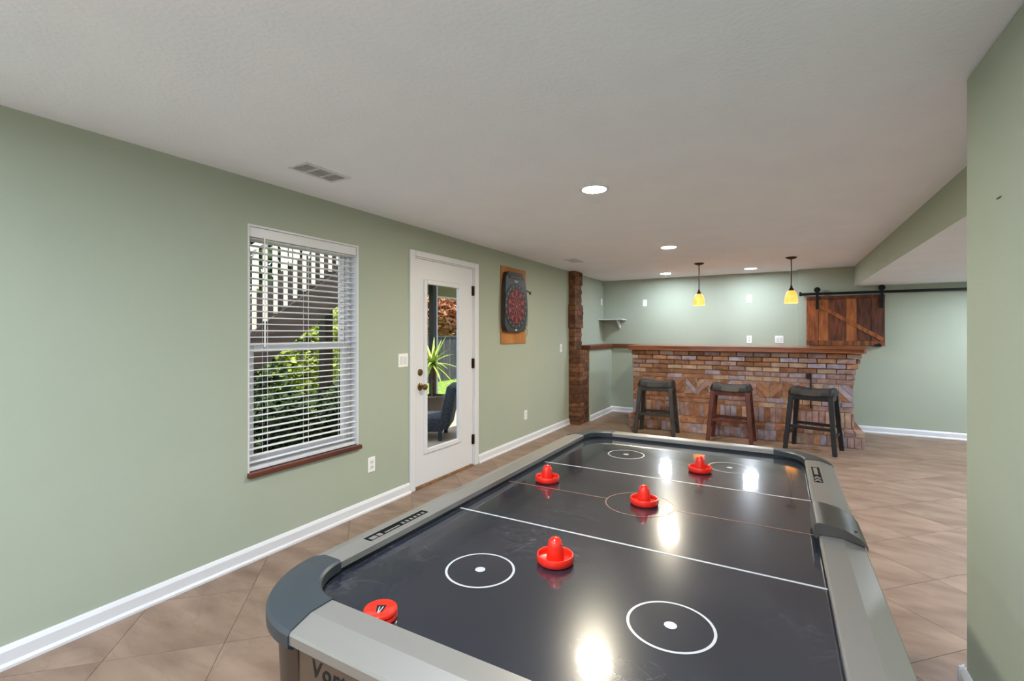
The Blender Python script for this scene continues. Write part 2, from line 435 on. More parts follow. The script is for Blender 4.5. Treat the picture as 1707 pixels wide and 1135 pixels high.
# small nail hole mark on the right wall
tag(obj('wall_hook', tube(B(), [(XW+.001,2.03,1.811),(XW-.003,2.04,1.809),(XW-.004,2.055,1.808)], .0018, 6), M_['brass']), 'tiny metal hook on the near right wall', 'hook')

# ------------------------------------------------------------------ ceiling lights and vents
def can(x, y, zc, m, label, grp):
    t = thing('recessed_light', label, 'ceiling light', (x,y,zc), group=grp)
    obj('trim_ring', lathe(B(), [(.095,0.001),(.095,-.004),(.088,-.007),(.078,-.006),(.074,.0005)], 40, cap=False), M_['trim'], t, smooth=40, world=False)
    obj('lens', lathe(B(), [(0,-.004),(.070,-.004),(.074,-.002),(.074,0.001)], 40, cap=False), m, t, world=False)
    return t
can(-1.056, 2.96, H, M_['lens_warm'], 'large recessed ceiling light nearest above the hockey table', 'recessed ceiling lights')
can(-1.060, 5.36, H, M_['lens_warm'], 'recessed ceiling light in the middle between table and bar', 'recessed ceiling lights')
can(-1.571, 7.71, H, M_['lens_bar'], 'left recessed ceiling light close to the back wall', 'recessed ceiling lights')
can(-.371, 7.71, H, M_['lens_bar'], 'recessed ceiling light between the two pendants by the back wall', 'recessed ceiling lights')
for x, y, zc, where in ((-.62,.52,H,'just overhead left of the viewer'),(-1.056,-1.7,H,'behind the viewer by the added rear opening'),(-2.2,-.7,H,'behind the viewer near the left wall'),
                        (.05,-.9,H,'behind the viewer near the right wall'),(1.85,3.5,HS,'under the soffit at the opening of the side room'),(2.5,5.2,HS,'under the soffit in the side room'),(2.5,7.2,HS,'under the soffit by the back wall'),(2.2,.5,H,'in the side room behind the near right wall')):
    can(x, y, zc, M_['lens_added'], 'added unseen recessed light ' + where, 'added unseen ceiling lights')  # unseen cans added to brighten the room
def vent(x, y, lx, ly, label):
    t = thing('ceiling_vent', label, 'vent', (x,y,H))
    bm = B()
    box(bm, -lx/2, lx/2, -ly/2, -ly/2+.02, -.006, .001); box(bm, -lx/2, lx/2, ly/2-.02, ly/2, -.006, .001)
    box(bm, -lx/2, -lx/2+.02, -ly/2+.02, ly/2-.02, -.006, .001); box(bm, lx/2-.02, lx/2, -ly/2+.02, ly/2-.02, -.006, .001)
    for k in (1, 2): 
        yy = -ly/2+ly*k/3; box(bm, -lx/2+.02, lx/2-.02, yy-.008, yy+.008, -.006, .001)
    obj('frame', bm, M_['trim'], t, world=False)
    obj('backing', bx(-lx/2+.01, lx/2-.01, -ly/2+.01, ly/2-.01, -.0012, .0008), mat('vent_grey', lin(222,222,224), .8), t, world=False)
    n = 7
    for k in range(n):
        xx = -lx/2+.02+(lx-.04)*(k+.5)/n
        obj('slat', bx(-.006, .006, -ly/2+.02, ly/2-.02, -.0008, .0008, M=Matrix.Translation((xx,0,-.004)) @ Matrix.Rotation(.6,4,'Y')), M_['trim'], t, world=False)
vent(-2.345, 1.86, .165, .31, 'white ceiling vent above the window')
vent(-2.33, 5.75, .165, .31, 'white ceiling vent far off near the brick column')

# ------------------------------------------------------------------ brick column
colm = thing('brick_column', 'brown brick column with a bulging middle against the left wall', 'column', (-2.70, 6.89, 0))
bm = B()
box(bm, XL, -2.618, 6.708, 7.072, 0, 1.125); box(bm, XL, -2.708, 6.708, 7.0, 1.125, H)
box(bm, XL, -2.690, 6.690, 7.012, 1.47, 1.82); box(bm, XL, -2.70, 6.70, 7.0, 2.15, H)
obj('core', bm, M_['cmortar'], colm)
ph = .066; nrow = int(H/ph); ph = H/nrow
for r in range(nrow):
    z0, z1 = r*ph, (r+1)*ph-.008
    zc = (z0+z1)/2
    if zc < 1.125: xe, ya, ye = -2.61, 6.70, 7.08
    else: xe, ya, ye = -2.70, 6.70, 7.008
    if 1.47 < zc < 1.82: xe += .018; ya -= .022; ye += .012
    elif zc > 2.14: xe += .010; ya -= .010; ye += .004
    cuts = [ya, ya+(.19 if r % 2 == 0 else .095), ya+(.38 if r % 2 == 0 else .285), ye+.2]
    for a, b in zip(cuts, cuts[1:]):
        b = min(b, ye)
        if b-a < .03: continue
        j = random.uniform(-.003, .003)
        obj('brick', bx(XL+.001, xe+j, a+(.004 if a > ya else j), b-.004, z0, z1, bev=.004, seg=1), random.choice(BRC), colm)

# ------------------------------------------------------------------ brick bar
bar = thing('brick_bar', 'long brick faced bar with a stepped brick footrest', 'bar', (-.55, 7.4, 0))
BX0, BX1, BYF = -1.945, .800, 7.18
PX1, PYF, PZ = .880, 6.95, .195
obj('core', bx(BX0+.004, BX1-.006, BYF+.014, 7.76, 0.002, 1.13), M_['mortar'], bar)
obj('platform_core', bx(BX0+.004, PX1-.008, PYF+.010, 7.80, 0.001, PZ-.008), M_['mortar'], bar)
def pick_lit_brick(x):  # bricks vary at random; the rightward mauve shift paints in mixed window daylight
    f = min(1, max(0, (x-BX0)/(BX1-BX0)))
    w_ = (1.0-.7*f, .8-.3*f, .35+.8*f, .5, .08+.8*f)
    return random.choices(BR, w_)[0]
rh = .0658
def row(z0, z1, off, proud=0.0, xr=BX1, L_=.205):
    x = BX0-off
    while x < xr-.01:
        a, b = max(x, BX0), min(x+L_-.009, xr)
        if b-a > .03:
            j = random.uniform(-.0025, .0025)
            obj('brick', bx(a, b, BYF-proud+j, BYF+.05, z0, z1-.009, bev=.004, seg=1), pick_lit_brick((a+b)/2), bar)
        x += L_
zt = 1.135
corb = [.075, .058, .040, .022, .008, 0.0]
for k in range(6):
    row(zt-rh*(k+1), zt-rh*k, .10*(k % 2), corb[k], BX1+corb[k]*.95)
zh1 = zt-rh*6; zh0 = zh1-.215          # chevron band
cw = .152; x = BX0; k = 0
while x < BX1-.01:
    xe = min(x+cw, BX1); s = 1 if k % 2 == 0 else -1; pz = .093
    zz = zh0-.30
    while zz < zh1+.30:
        a0 = zz+(0 if s > 0 else cw); a1 = zz+(cw if s > 0 else 0)
        ps = [(x+.003, a0), (x+cw-.003, a1), (x+cw-.003, a1+pz-.012), (x+.003, a0+pz-.012)]
        ps = clip(ps, x, xe-.002, zh0, zh1-.009)
        if len(ps) > 2 and area(ps) > .0006:
            j = random.uniform(-.003, .003)
            obj('brick', prism(B(), [(p[0], BYF+j, p[1]) for p in ps], (0,.05,0)), pick_lit_brick(x), bar)
        zz += pz
    x += cw; k += 1
zr = zh0
row(zr-rh, zr, .05); row(zr-2*rh, zr-rh, .15)
# soldier course down to the platform and soldier course on the platform front, header course on top
def soldiers(x0, x1, yf, yb, z0, z1, step):
    x = x0
    while x < x1-.02:
        b = min(x+step-.008, x1); j = random.uniform(-.003, .003)
        obj('brick', bx(x, b, yf+j, yb, z0, z1, bev=.004, seg=1), pick_lit_brick(x+.9), bar)
        x += step
soldiers(BX0, BX1, BYF, BYF+.05, PZ+.002, zr-2*rh-.009, .068)
soldiers(BX0, PX1, PYF, PYF+.06, .004, PZ-.066, .068)
x = BX0
while x < PX1-.03:
    b = min(x+.097, PX1); obj('brick', bx(x, b, PYF-.004+random.uniform(-.003,.003), BYF+.01, PZ-.058, PZ, bev=.004, seg=1), pick_lit_brick(x+.3), bar); x += .105
y = BYF+.02
while y < 7.76:
    obj('brick', bx(BX1-.1, PX1, y, min(y+.195, 7.8), PZ-.058, PZ, bev=.004, seg=1), BR[0], bar); y += .204
# counter top: its own thing
ct = thing('wooden_countertop', 'glossy reddish brown wooden bar top on the brick bar', 'countertop', (-.55, 7.4, 1.1355))
bm = B(); prism(bm, [(BX0-.02,7.015,1.1355),(BX1+.075,7.015,1.1355),(BX1+.105,7.05,1.1355),(BX1+.105,7.84,1.1355),(BX0-.02,7.84,1.1355)], (0,0,.05))
obj('slab', bm, M_['barwood'], ct)
bm = B(); prism(bm, [(BX0-.03,6.995,1.1855),(BX1+.085,6.995,1.1855),(BX1+.125,7.04,1.1855),(BX1+.125,7.85,1.1855),(BX0-.03,7.85,1.1855)], (0,0,.016))
obj('top_board', bm, M_['barwood'], ct)

so_ = thing('bottle_opener', 'dark metal strap bottle opener hanging on the brick bar front', 'bottle opener', (.345, BYF-.02, .42))
obj('strap', bx(.338, .352, BYF-.024, BYF-.012, .42, .866, bev=.002), M_['blackmetal'], so_)
obj('plate', bx(.29, .338, BYF-.024, BYF-.012, .80, .862, bev=.003), M_['bronze'], so_)
# ------------------------------------------------------------------ bar stools
def make_stool(label, loc, rz, wood, pad):
    t = thing('bar_stool', label, 'stool', loc, rz, 'backless saddle bar stools at the brick bar')
    # saddle seat: rounded block, dipping in the middle of its long side
    bm = B(); nx, ny = 20, 10; sx, sy = .465, .33; top, bot = [], []
    for a in range(nx+1):
        ra, rb = [], []
        for b in range(ny+1):
            u, v = 2*a/nx-1, 2*b/ny-1
            ex = max(0, 1-abs(u)**8)**.5; ey = max(0, 1-abs(v)**6)**.5
            e = min(ex, ey)**.55
            px, py = sx/2*u*(1-.04*(1-ey)), sy/2*v*(1-.04*(1-ex))
            zt_ = .655+.045*e + .030*u*u + .012*e
            ra.append(bm.verts.new((px, py, zt_+.012*e))); rb.append(bm.verts.new((px*.985, py*.985, .655)))
        top.append(ra); bot.append(rb)
    for a in range(nx):
        for b in range(ny):
            bm.faces.new((top[a][b], top[a+1][b], top[a+1][b+1], top[a][b+1])); bm.faces.new((bot[a][b], bot[a][b+1], bot[a+1][b+1], bot[a+1][b]))
    for a in range(nx):
        bm.faces.new((top[a][0], bot[a][0], bot[a+1][0], top[a+1][0])); bm.faces.new((top[a][ny], top[a+1][ny], bot[a+1][ny], bot[a][ny]))
    for b in range(ny):
        bm.faces.new((top[0][b], top[0][b+1], bot[0][b+1], bot[0][b])); bm.faces.new((top[nx][b], bot[nx][b], bot[nx][b+1], top[nx][b+1]))
    seat = obj('seat', bm, pad, t, smooth=50, world=False)
    # nail head strip along the seat edge
    bm = B(); s = .0035
    for k in range(23):
        xx = -sx/2+.02+(sx-.04)*k/22
        for yy in (-sy/2-.001, sy/2+.001): bmesh.ops.create_icosphere(bm, subdivisions=1, radius=s, matrix=Matrix.Translation((xx*.985, yy*.985, .664)))
    for k in range(15):
        yy = -sy/2+.02+(sy-.04)*k/14
        for xx in (-sx/2-.001, sx/2+.001): bmesh.ops.create_icosphere(bm, subdivisions=1, radius=s, matrix=Matrix.Translation((xx*.985, yy*.985, .664)))
    o = obj('nail_head_trim', bm, M_['brass'], seat, world=False); o['kind'] = 'stuff'
    obj('seat_frame', bx(-sx/2+.015, sx/2-.015, -sy/2+.015, sy/2-.015, .600, .6552, bev=.004), wood, t, world=False)
    def lp(ix, iy, z):
        f = 1-z/.655
        return Vector((ix*(.198+.052*f), iy*(.130+.062*f), z))
    for ix in (-1, 1):
        for iy in (-1, 1):
            bm = B(); a, b = lp(ix,iy,0), lp(ix,iy,.655); h0, h1 = .022, .026
            va = [bm.verts.new(a+Vector((sx_*h0, sy_*h0, 0))) for sx_, sy_ in ((-1,-1),(1,-1),(1,1),(-1,1))]
            vb = [bm.verts.new(b+Vector((sx_*h1, sy_*h1, 0))) for sx_, sy_ in ((-1,-1),(1,-1),(1,1),(-1,1))]
            bm.faces.new(va); bm.faces.new(vb)
            for k in range(4): bm.faces.new((va[k], va[(k+1)%4], vb[(k+1)%4], vb[k]))
            bmesh.ops.bevel(bm, geom=list(bm.edges), offset=.003, segments=1, affect='EDGES')
            obj('leg', bm, wood, t, world=False)
    def rail(p, q, hw, hh):
        bm = B(); dd = (q-p); L_ = dd.length; ang = math.atan2(dd.y, dd.x)
        box(bm, 0, L_, -hw, hw, -hh, hh, bev=.003, M=Matrix.Translation(p) @ Matrix.Rotation(ang, 4, 'Z'))
        obj('stretcher', bm, wood, t, world=False)
    for iy in (-1, 1): rail(lp(-1,iy,.285), lp(1,iy,.285), .011, .018)
    for ix in (-1, 1): rail(lp(ix,-1,.205), lp(ix,1,.205), .011, .018)
    return t
bw = mat('black_stool_wood', lin(18,19,24), .35, col2=lin(28,28,34), scale=12, stretch=(3,3,.5))
gw = mat('charcoal_stool_wood', lin(40,37,36), .38, col2=lin(58,53,50), scale=12, stretch=(3,3,.5))
rw = mat('mahogany_stool_wood', lin(66,28,18), .3, col2=lin(96,46,32), scale=12, stretch=(3,3,.5))
bp = mat('black_leather', lin(18,18,20), .5, bump=.15, bscale=150); gp = mat('charcoal_leather', lin(30,29,31), .5, bump=.15, bscale=150)
np_ = mat('navy_black_leather', lin(20,20,26), .5, bump=.15, bscale=150)
make_stool('charcoal wooden bar stool leftmost at the brick bar', (-1.475,6.66,0), math.radians(2), gw, gp)
make_stool('mahogany legged bar stool with black seat, middle one of three', (-.54,6.64,0), math.radians(-3), rw, np_)
make_stool('black bar stool turned slightly at the right end of the bar', (.345,6.64,0), math.radians(-15), bw, bp)

# ------------------------------------------------------------------ pendants
shade_m = mat('amber_glass_shade', lin(236,160,60), .3, col2=lin(246,196,110), scale=9, emit=lin(255,172,84), estr=.50)
def pendant(x, y, label):
    t = thing('pendant_lamp', label, 'pendant lamp', (x,y,H), group='amber glass pendants over the bar')
    obj('canopy', lathe(B(), [(0,.001),(.062,.001),(.062,-.008),(.050,-.018),(.012,-.030),(0,-.030)], 32), M_['bronze'], t, smooth=40, world=False)
    obj('rod', tube(B(), [(0,0,-.028),(0,0,-.365)], .0065, 10), M_['bronze'], t, world=False)
    obj('socket_cup', lathe(B(), [(0,-.350),(.010,-.352),(.014,-.375),(.026,-.395),(.030,-.418),(.0,-.418)], 24), M_['bronze'], t, smooth=40, world=False)
    prof = [(.026,-.412),(.040,-.420),(.056,-.445),(.066,-.480),(.072,-.525),(.076,-.568)]
    inner = [(r-.004, z) for r, z in reversed(prof)]
    obj('shade', lathe(B(), prof+inner, 32, cap=False), shade_m, t, smooth=60, world=False)
    obj('bulb', lathe(B(), [(0,-.418),(.012,-.420),(.014,-.44),(.026,-.475),(.028,-.495),(.020,-.515),(0,-.523)], 20), mat('bulb_glow', (1,.9,.7,1), .4, emit=(1,.72,.36,1), estr=60.0), t, smooth=60, world=False)
pendant(-.948, 6.80, 'amber glass pendant lamp over the middle of the bar')
pendant(.123, 6.82, 'amber glass pendant lamp at the right, beside the shutter')

# ------------------------------------------------------------------ sliding barn shutter
ry = YBL-.062
tr = thing('barn_door_track', 'black iron sliding track bar on the back wall', 'rail', (1.15, ry, 1.95))
obj('bar', bx(.246, 2.16, ry-.004, ry+.004, 1.932, 1.968), M_['blackmetal'], tr)
for xx in (.29, 1.20, 2.10):
    bm = B(); lathe(bm, [(.011,0),(.011,.060)], 12, Matrix.Translation((xx, YBL+.001, 1.95)) @ TONY); obj('standoff', bm, M_['blackmetal'], tr)
for xx in (.262, 2.13): obj('end_stop', bx(xx-.014, xx+.014, ry-.012, ry+.012, 1.925, 1.985, bev=.003), M_['blackmetal'], tr)
sh = thing('barn_shutter', 'dark stained plank barn shutter with a diagonal brace', 'shutter', (.795, YBL-.04, 1.207))
x0, x1, z0, z1 = .338, 1.252, 1.207, 1.916
pw = [mat('shutter_plank_a', lin(92,44,18), .5, col2=lin(150,84,38), scale=7, stretch=(4,4,.7), rand=.2, bump=.2, bscale=30),
      mat('shutter_plank_b', lin(58,28,16), .5, col2=lin(112,58,30), scale=7, stretch=(4,4,.7), rand=.2, bump=.2, bscale=30),
      mat('shutter_plank_c', lin(118,62,26), .5, col2=lin(166,98,46), scale=7, stretch=(4,4,.7), rand=.2, bump=.2, bscale=30)]
ed = [x0, x0+.15, x0+.27, x0+.475, x0+.60, x0+.76, x1]
for a, b, k in zip(ed, ed[1:], (0, 2, 1, 2, 1, 1)):
    obj('plank', bx(a+.002, b-.002, YBL-.045, YBL-.025, z0, z1, bev=.002, seg=1), pw[k], sh)
obj('bottom_rail', bx(x0, x1, YBL-.057, YBL-.045, z0, z0+.07, bev=.003), pw[0], sh)
obj('top_rail', bx(x0, x1, YBL-.057, YBL-.045, z1-.045, z1, bev=.003), pw[1], sh)
bm = B(); p, q = Vector((x0+.075, 0, z1-.085)), Vector((x1-.02, 0, z0+.085)); dd = q-p
box(bm, 0, dd.length, -.006, .006, -.026, .026, bev=.002, M=Matrix.Translation((p.x, YBL-.051, p.z)) @ Matrix.Rotation(-math.atan2(dd.z, dd.x), 4, 'Y'))
obj('brace', bm, pw[2], sh)
for xx in (.470, 1.215):
    hg = obj('hanger_strap', bx(xx-.018, xx+.018, ry-.012, ry-.006, z1-.19, 1.985, bev=.002), M_['blackmetal'], sh)
    bm = B(); lathe(bm, [(0,-.010),(.036,-.010),(.0395,-.006),(.0395,.006),(.036,.010),(0,.010)], 28, Matrix.Translation((xx, ry, 2.008)) @ TONY); obj('wheel', bm, M_['blackmetal'], hg)
    bm = B(); lathe(bm, [(0,0),(.012,0),(.012,.006),(0,.009)], 12, Matrix.Translation((xx, ry-.012, 2.008)) @ TONY); obj('bolt', bm, M_['blackmetal'], hg)
bm = B(); box(bm, x1-.12, x1-.04, YBL-.075, YBL-.055, z0-.005, z0+.022, bev=.003); lathe(bm, [(0,0),(.018,0),(.018,.02),(0,.024)], 14, Matrix.Translation((x1-.065, YBL-.068, z0+.015)) @ TONY)
obj('latch', bm, M_['blackmetal'], sh)

# ------------------------------------------------------------------ corner shelf
cs = thing('corner_shelf', 'small white shelf in the back corner above the ledge', 'shelf', (-2.6, 8.25, 1.61))
obj('board', bx(XL, -2.372, 8.05, YB, 1.612, 1.630, bev=.003), M_['trim'], cs)
for xx in (-2.50, ):
    bm = B(); prism(bm, [(xx, YB, 1.612), (xx, YB, 1.46), (xx, YB-.02, 1.46), (xx, YB-.20, 1.595), (xx, YB-.20, 1.612)], (.02,0,0)); obj('bracket', bm, M_['trim'], cs)

# ------------------------------------------------------------------ dartboard
bk = tag(recenter(obj('backing_board', bx(XL+.0004, XL+.014, 4.675, 5.277, 1.257, 2.164, bev=.002), mat('plywood_orange', lin(158,98,42), .6, col2=lin(184,124,60), scale=5, stretch=(1,1,.3)))), 'orange brown plywood backing board behind the dartboard', 'board')
db = thing('dartboard', 'black electronic dartboard with red segments on plywood', 'dartboard', (XL+.014, 4.93, 1.40))
dx0 = XL+.0142; dcy, dcz = 4.930, 1.700
out = []
def rc(cy_, cz_, r, a0, a1, n=8): return [(cy_+r*math.cos(math.radians(a0+(a1-a0)*k/n)), cz_+r*math.sin(math.radians(a0+(a1-a0)*k/n))) for k in range(n+1)]
out += rc(4.745, 1.475, .075, 180, 270); out += rc(5.115, 1.475, .075, 270, 360)
out += [(5.215, 1.60), (5.235, 1.75), (5.215, 1.90), (5.16, 1.975)]
out += rc(5.085, 2.045, .055, 0, 90); out += rc(4.765, 2.045, .055, 90, 180)
out += [(4.69, 1.975), (4.672, 1.90), (4.668, 1.60)]
bm = B(); prism(bm, [(dx0, a, b) for a, b in out], (.052,0,0))
bmesh.ops.bevel(bm, geom=[e for e in bm.edges if abs(e.verts[0].co.x-e.verts[1].co.x) < 1e-6 and e.verts[0].co.x > dx0+.03], offset=.012, segments=2, affect='EDGES')
obj('housing', bm, mat('dark_grey_housing', lin(38,39,41), .4, col2=lin(46,47,49), scale=20), db, smooth=35)
xf = dx0+.052
def ringpart(nm, r0, r1, x0_, x1_, m, n=40, par=db):
    bm = B(); lathe(bm, [(r0, x0_),(r1, x0_),(r1, x1_),(r0, x1_),(r0, x0_)] if r0 > 0 else [(0,x0_),(r1,x0_),(r1,x1_),(0,x1_)], n, Matrix.Translation((xf, dcy, dcz)) @ TOX, cap=False)
    return obj(nm, bm, m, par)
ringpart('number_ring', .0, .268, -.002, .004, M_['black'])
segred = mat('dart_red', lin(150,44,44), .5); segdk = mat('dart_maroon_black', lin(34,14,16), .5); seggrey = mat('dart_grey', lin(96,92,92), .5)
def wedge(a, da, r0, r1, m, x1_=.008):
    bm = B(); n = 4
    pts = [(r1*math.cos(a+da*(k/n-.5)), r1*math.sin(a+da*(k/n-.5))) for k in range(n+1)] + [(r0*math.cos(a+da*(.5-k/n)), r0*math.sin(a+da*(.5-k/n))) for k in range(n+1)]
    prism(bm, [(xf+.003, dcy+p[0], dcz+p[1]) for p in pts], (x1_-.003,0,0)); obj('segment', bm, m, db)
for k in range(20):
    a = 2*math.pi*k/20+math.pi/2; da = 2*math.pi/20*.93
    ma, mb = (segred, segdk) if k % 2 == 0 else (segdk, segred)
    wedge(a, da, .022, .108, ma); wedge(a, da, .111, .124, mb); wedge(a, da, .127, .196, ma); wedge(a, da, .199, .210, mb)
    # number blocks around the ring
    wedge(a, da*.45, .226, .252, seggrey, .006)
ringpart('bullseye', 0, .018, .003, .010, mat('bull_olive', lin(120,110,60), .5), 20)
obj('display', bx(xf-.001, xf+.003, 4.77, 5.09, 2.025, 2.065), M_['black'], db)
obj('display_text_strip', bx(xf+.002, xf+.0036, 4.80, 5.06, 2.038, 2.050), seggrey, db)
obj('badge', bx(xf-.001, xf+.003, 4.89, 4.97, 1.985, 2.008), mat('badge_light', lin(150,140,135), .4), db)
bm = B(); prism(bm, [(xf-.001, 4.90,1.412),(xf-.001, 4.96,1.412),(xf-.001, 4.93,1.438)], (.004,0,0)); obj('logo_mark', bm, mat('logo_light', lin(190,200,210), .4), db)
bm = B()
for k in range(4): box(bm, xf-.001, xf+.003, 4.84+.05*k, 4.87+.05*k, 1.447, 1.462)
obj('buttons', bm, M_['black'], db)
dt = thing('dart', 'small black dart held at the right side of the dartboard', 'dart', (XL+.02, 5.25, 1.90))
bm = B(); tube(bm, [(XL+.045,5.20,1.925),(XL+.05,5.26,1.905),(XL+.055,5.305,1.890)], [.004,.007,.006], 8); obj('barrel', bm, M_['black'], dt)
bm = B(); box(bm, XL+.050, XL+.060, 5.300, 5.335, 1.868, 1.905); obj('flight', bm, M_['black'], dt)
tag(obj('power_cord', tube(B(), [(XL+.004,5.285,1.86),(XL+.004,5.335,1.78),(XL+.004,5.345,1.60),(XL+.004,5.335,1.47),(XL+.004,5.30,1.44),(XL+.004,5.345,1.42),(XL+.004,5.33,1.36),(XL+.004,5.29,1.335)], .0032, 6), mat('grey_cord', lin(120,124,116), .6)), 'thin grey cord looping on the wall right of the dartboard', 'cord')

# ------------------------------------------------------------------ air hockey table
TX, TY = -.432, 1.675; HA, HBL = .530, .975; CR = .125; PZ_ = .780
tb = thing('air_hockey_table', 'grey air hockey table with a dark glossy playing field', 'air hockey table', (TX,TY,0))
alu = mat('brushed_aluminium', lin(150,146,140), .33, .6)
cornm = mat('blue_black_corner_plastic', lin(48,53,57), .4, bump=.05, bscale=200)
bodym = mat('table_body_floor_tint', lin(92,75,62), .42, .2)  # dark body with the brown floor reflection put into its base colour
legm = mat('table_leg_dark', lin(50,36,26), .35, .2)
def playmat():
    m = mat('black_playfield', lin(26,29,37), .07, col2=lin(36,38,45), scale=3, detail=6, coat=.45, spec=.5, ior=1.55)
    nt = m.node_tree; N = nt.nodes; L = nt.links; p = N['Principled BSDF']
    p.inputs['Coat Roughness'].default_value = .22
    tc = [n for n in N if n.type == 'TEX_COORD'][0]
    w = N.new('ShaderNodeTexNoise'); w.inputs['Scale'].default_value = 4.5; w.inputs['Detail'].default_value = 9; w.inputs['Roughness'].default_value = .7
    L.new(tc.outputs['Object'], w.inputs['Vector'])
    r = N.new('ShaderNodeMapRange'); r.inputs['From Min'].default_value = .35; r.inputs['From Max'].default_value = .7; r.inputs['To Min'].default_value = .02; r.inputs['To Max'].default_value = .06
    L.new(w.outputs['Fac'], r.inputs['Value']); L.new(r.outputs[0], p.inputs['Roughness'])
    # pale worn scratches: thin swirling ridges, only in worn patches
    def nz(sc, det, dist):
        q = N.new('ShaderNodeTexNoise'); q.inputs['Scale'].default_value = sc; q.inputs['Detail'].default_value = det; q.inputs['Distortion'].default_value = dist
        L.new(tc.outputs['Object'], q.inputs['Vector']); return q.outputs['Fac']
    def ramp(src, stops):
        q = N.new('ShaderNodeValToRGB'); e = q.color_ramp.elements
        e[0].position, e[0].color = stops[0][0], (stops[0][1],)*3+(1,); e[1].position, e[1].color = stops[-1][0], (stops[-1][1],)*3+(1,)
        for ps_, vv in stops[1:-1]: e.new(ps_).color = (vv, vv, vv, 1)
        L.new(src, q.inputs[0]); return q.outputs[0]
    r1 = ramp(nz(9, 2, 1.4), [(.49,0),(.5,1),(.51,0)]); r2 = ramp(nz(26, 2, 1.2), [(.485,0),(.5,1),(.515,0)]); wear = ramp(nz(2.6, 5, .3), [(.45,0),(.68,1)])
    ad = N.new('ShaderNodeMath'); ad.operation = 'MAXIMUM'; L.new(r1, ad.inputs[0]); L.new(r2, ad.inputs[1])
    mu = N.new('ShaderNodeMath'); mu.operation = 'MULTIPLY'; L.new(ad.outputs[0], mu.inputs[0]); L.new(wear, mu.inputs[1])
    mf = N.new('ShaderNodeMath'); mf.operation = 'MULTIPLY'; mf.inputs[1].default_value = .20; L.new(mu.outputs[0], mf.inputs[0])
    mx = N.new('ShaderNodeMixRGB'); mx.inputs[2].default_value = lin(150,152,156); L.new(mf.outputs[0], mx.inputs[0])
    L.new(p.inputs['Base Color'].links[0].from_socket, mx.inputs[1]); L.new(mx.outputs[0], p.inputs['Base Color'])
    # fine swirling scratches in relief
    v = N.new('ShaderNodeTexNoise'); v.inputs['Scale'].default_value = 9; v.inputs['Detail'].default_value = 2; v.inputs['Distortion'].default_value = 3.5
    L.new(tc.outputs['Object'], v.inputs['Vector'])
    wv = N.new('ShaderNodeMath'); wv.operation = 'MULTIPLY'; wv.inputs[1].default_value = 120
    L.new(v.outputs['Fac'], wv.inputs[0]); sn = N.new('ShaderNodeMath'); sn.operation = 'SINE'; L.new(wv.outputs[0], sn.inputs[0])
    pw_ = N.new('ShaderNodeMath'); pw_.operation = 'POWER'; pw_.inputs[1].default_value = 12; ab = N.new('ShaderNodeMath'); ab.operation = 'ABSOLUTE'
    L.new(sn.outputs[0], ab.inputs[0]); L.new(ab.outputs[0], pw_.inputs[0])
    b = N.new('ShaderNodeBump'); b.inputs['Strength'].default_value = .012; b.inputs['Distance'].default_value = .001
    L.new(pw_.outputs[0], b.inputs['Height']); L.new(b.outputs[0], p.inputs['Normal'])
    return m
pf = obj('playfield', bx(TX-HA-.01, TX+HA+.01, TY-HBL-.01, TY+HBL+.01, PZ_-.02, PZ_), playmat(), tb)
def decal_ring(nm, lx, ly, r0, r1, m):
    bm = B(); lathe(bm, [(r0,0),(r1,0)] if r0 > 0 else [(0,0),(r1,0)], 64, Matrix.Translation((TX+lx, TY+ly, PZ_+.0006)), cap=False); return obj(nm, bm, m, pf)
for lx in (-.235, .235):
    for ly in (-.660, .660):
        decal_ring('face_off_ring', lx, ly, .083, .089, M_['printwhite']); decal_ring('face_off_dot', lx, ly, 0, .013, M_['printwhite'])
decal_ring('centre_ring', 0, .005, .115, .119, M_['printorange'])
for ly in (-.335, .340): obj('blue_line', bx(TX-HA, TX+HA, TY+ly-.004, TY+ly+.004, PZ_+.0002, PZ_+.0006), M_['printwhite'], pf)
for a, b in ((-HA, -.119), (.119, HA)): obj('centre_line', bx(TX+a, TX+b, TY+.005-.002, TY+.005+.002, PZ_+.0002, PZ_+.0006), M_['printorange'], pf)
RP = [(0,.792),(0,.808),(.004,.812),(.056,.812),(.104,.797),(.107,.792),(.107,.774),(.100,.768),(.03,.768),(.03,.792)]
CU = [(.004,.772),(.004,.792),(.03,.792),(.03,.772)]
def straight(nm, prof, m, par, x0, y0, x1, y1, nx, ny):
    bm = B(); n = Vector((nx,ny,0)); a = Vector((TX+x0,TY+y0,0)); b = Vector((TX+x1,TY+y1,0))
    prism(bm, [a+n*o+Vector((0,0,z)) for o, z in prof], b-a); return obj(nm, bm, m, par)
ex, ey = HA-CR, HBL-CR
for nm, prof, m in (('rail', RP, alu), ('cushion', CU, M_['black'])):
    straight(nm, prof, m, tb, -HA, -ey, -HA, ey, -1, 0); straight(nm, prof, m, tb, HA, -ey, HA, ey, 1, 0)
    straight(nm, prof, m, tb, -ex, -HBL, ex, -HBL, 0, -1); straight(nm, prof, m, tb, -ex, HBL, ex, HBL, 0, 1)
CP = [(-.003,.788),(-.003,.810),(.003,.815),(.058,.815),(.104,.800),(.110,.792),(.110,.768),(.100,.760),(.03,.760),(.03,.788)]
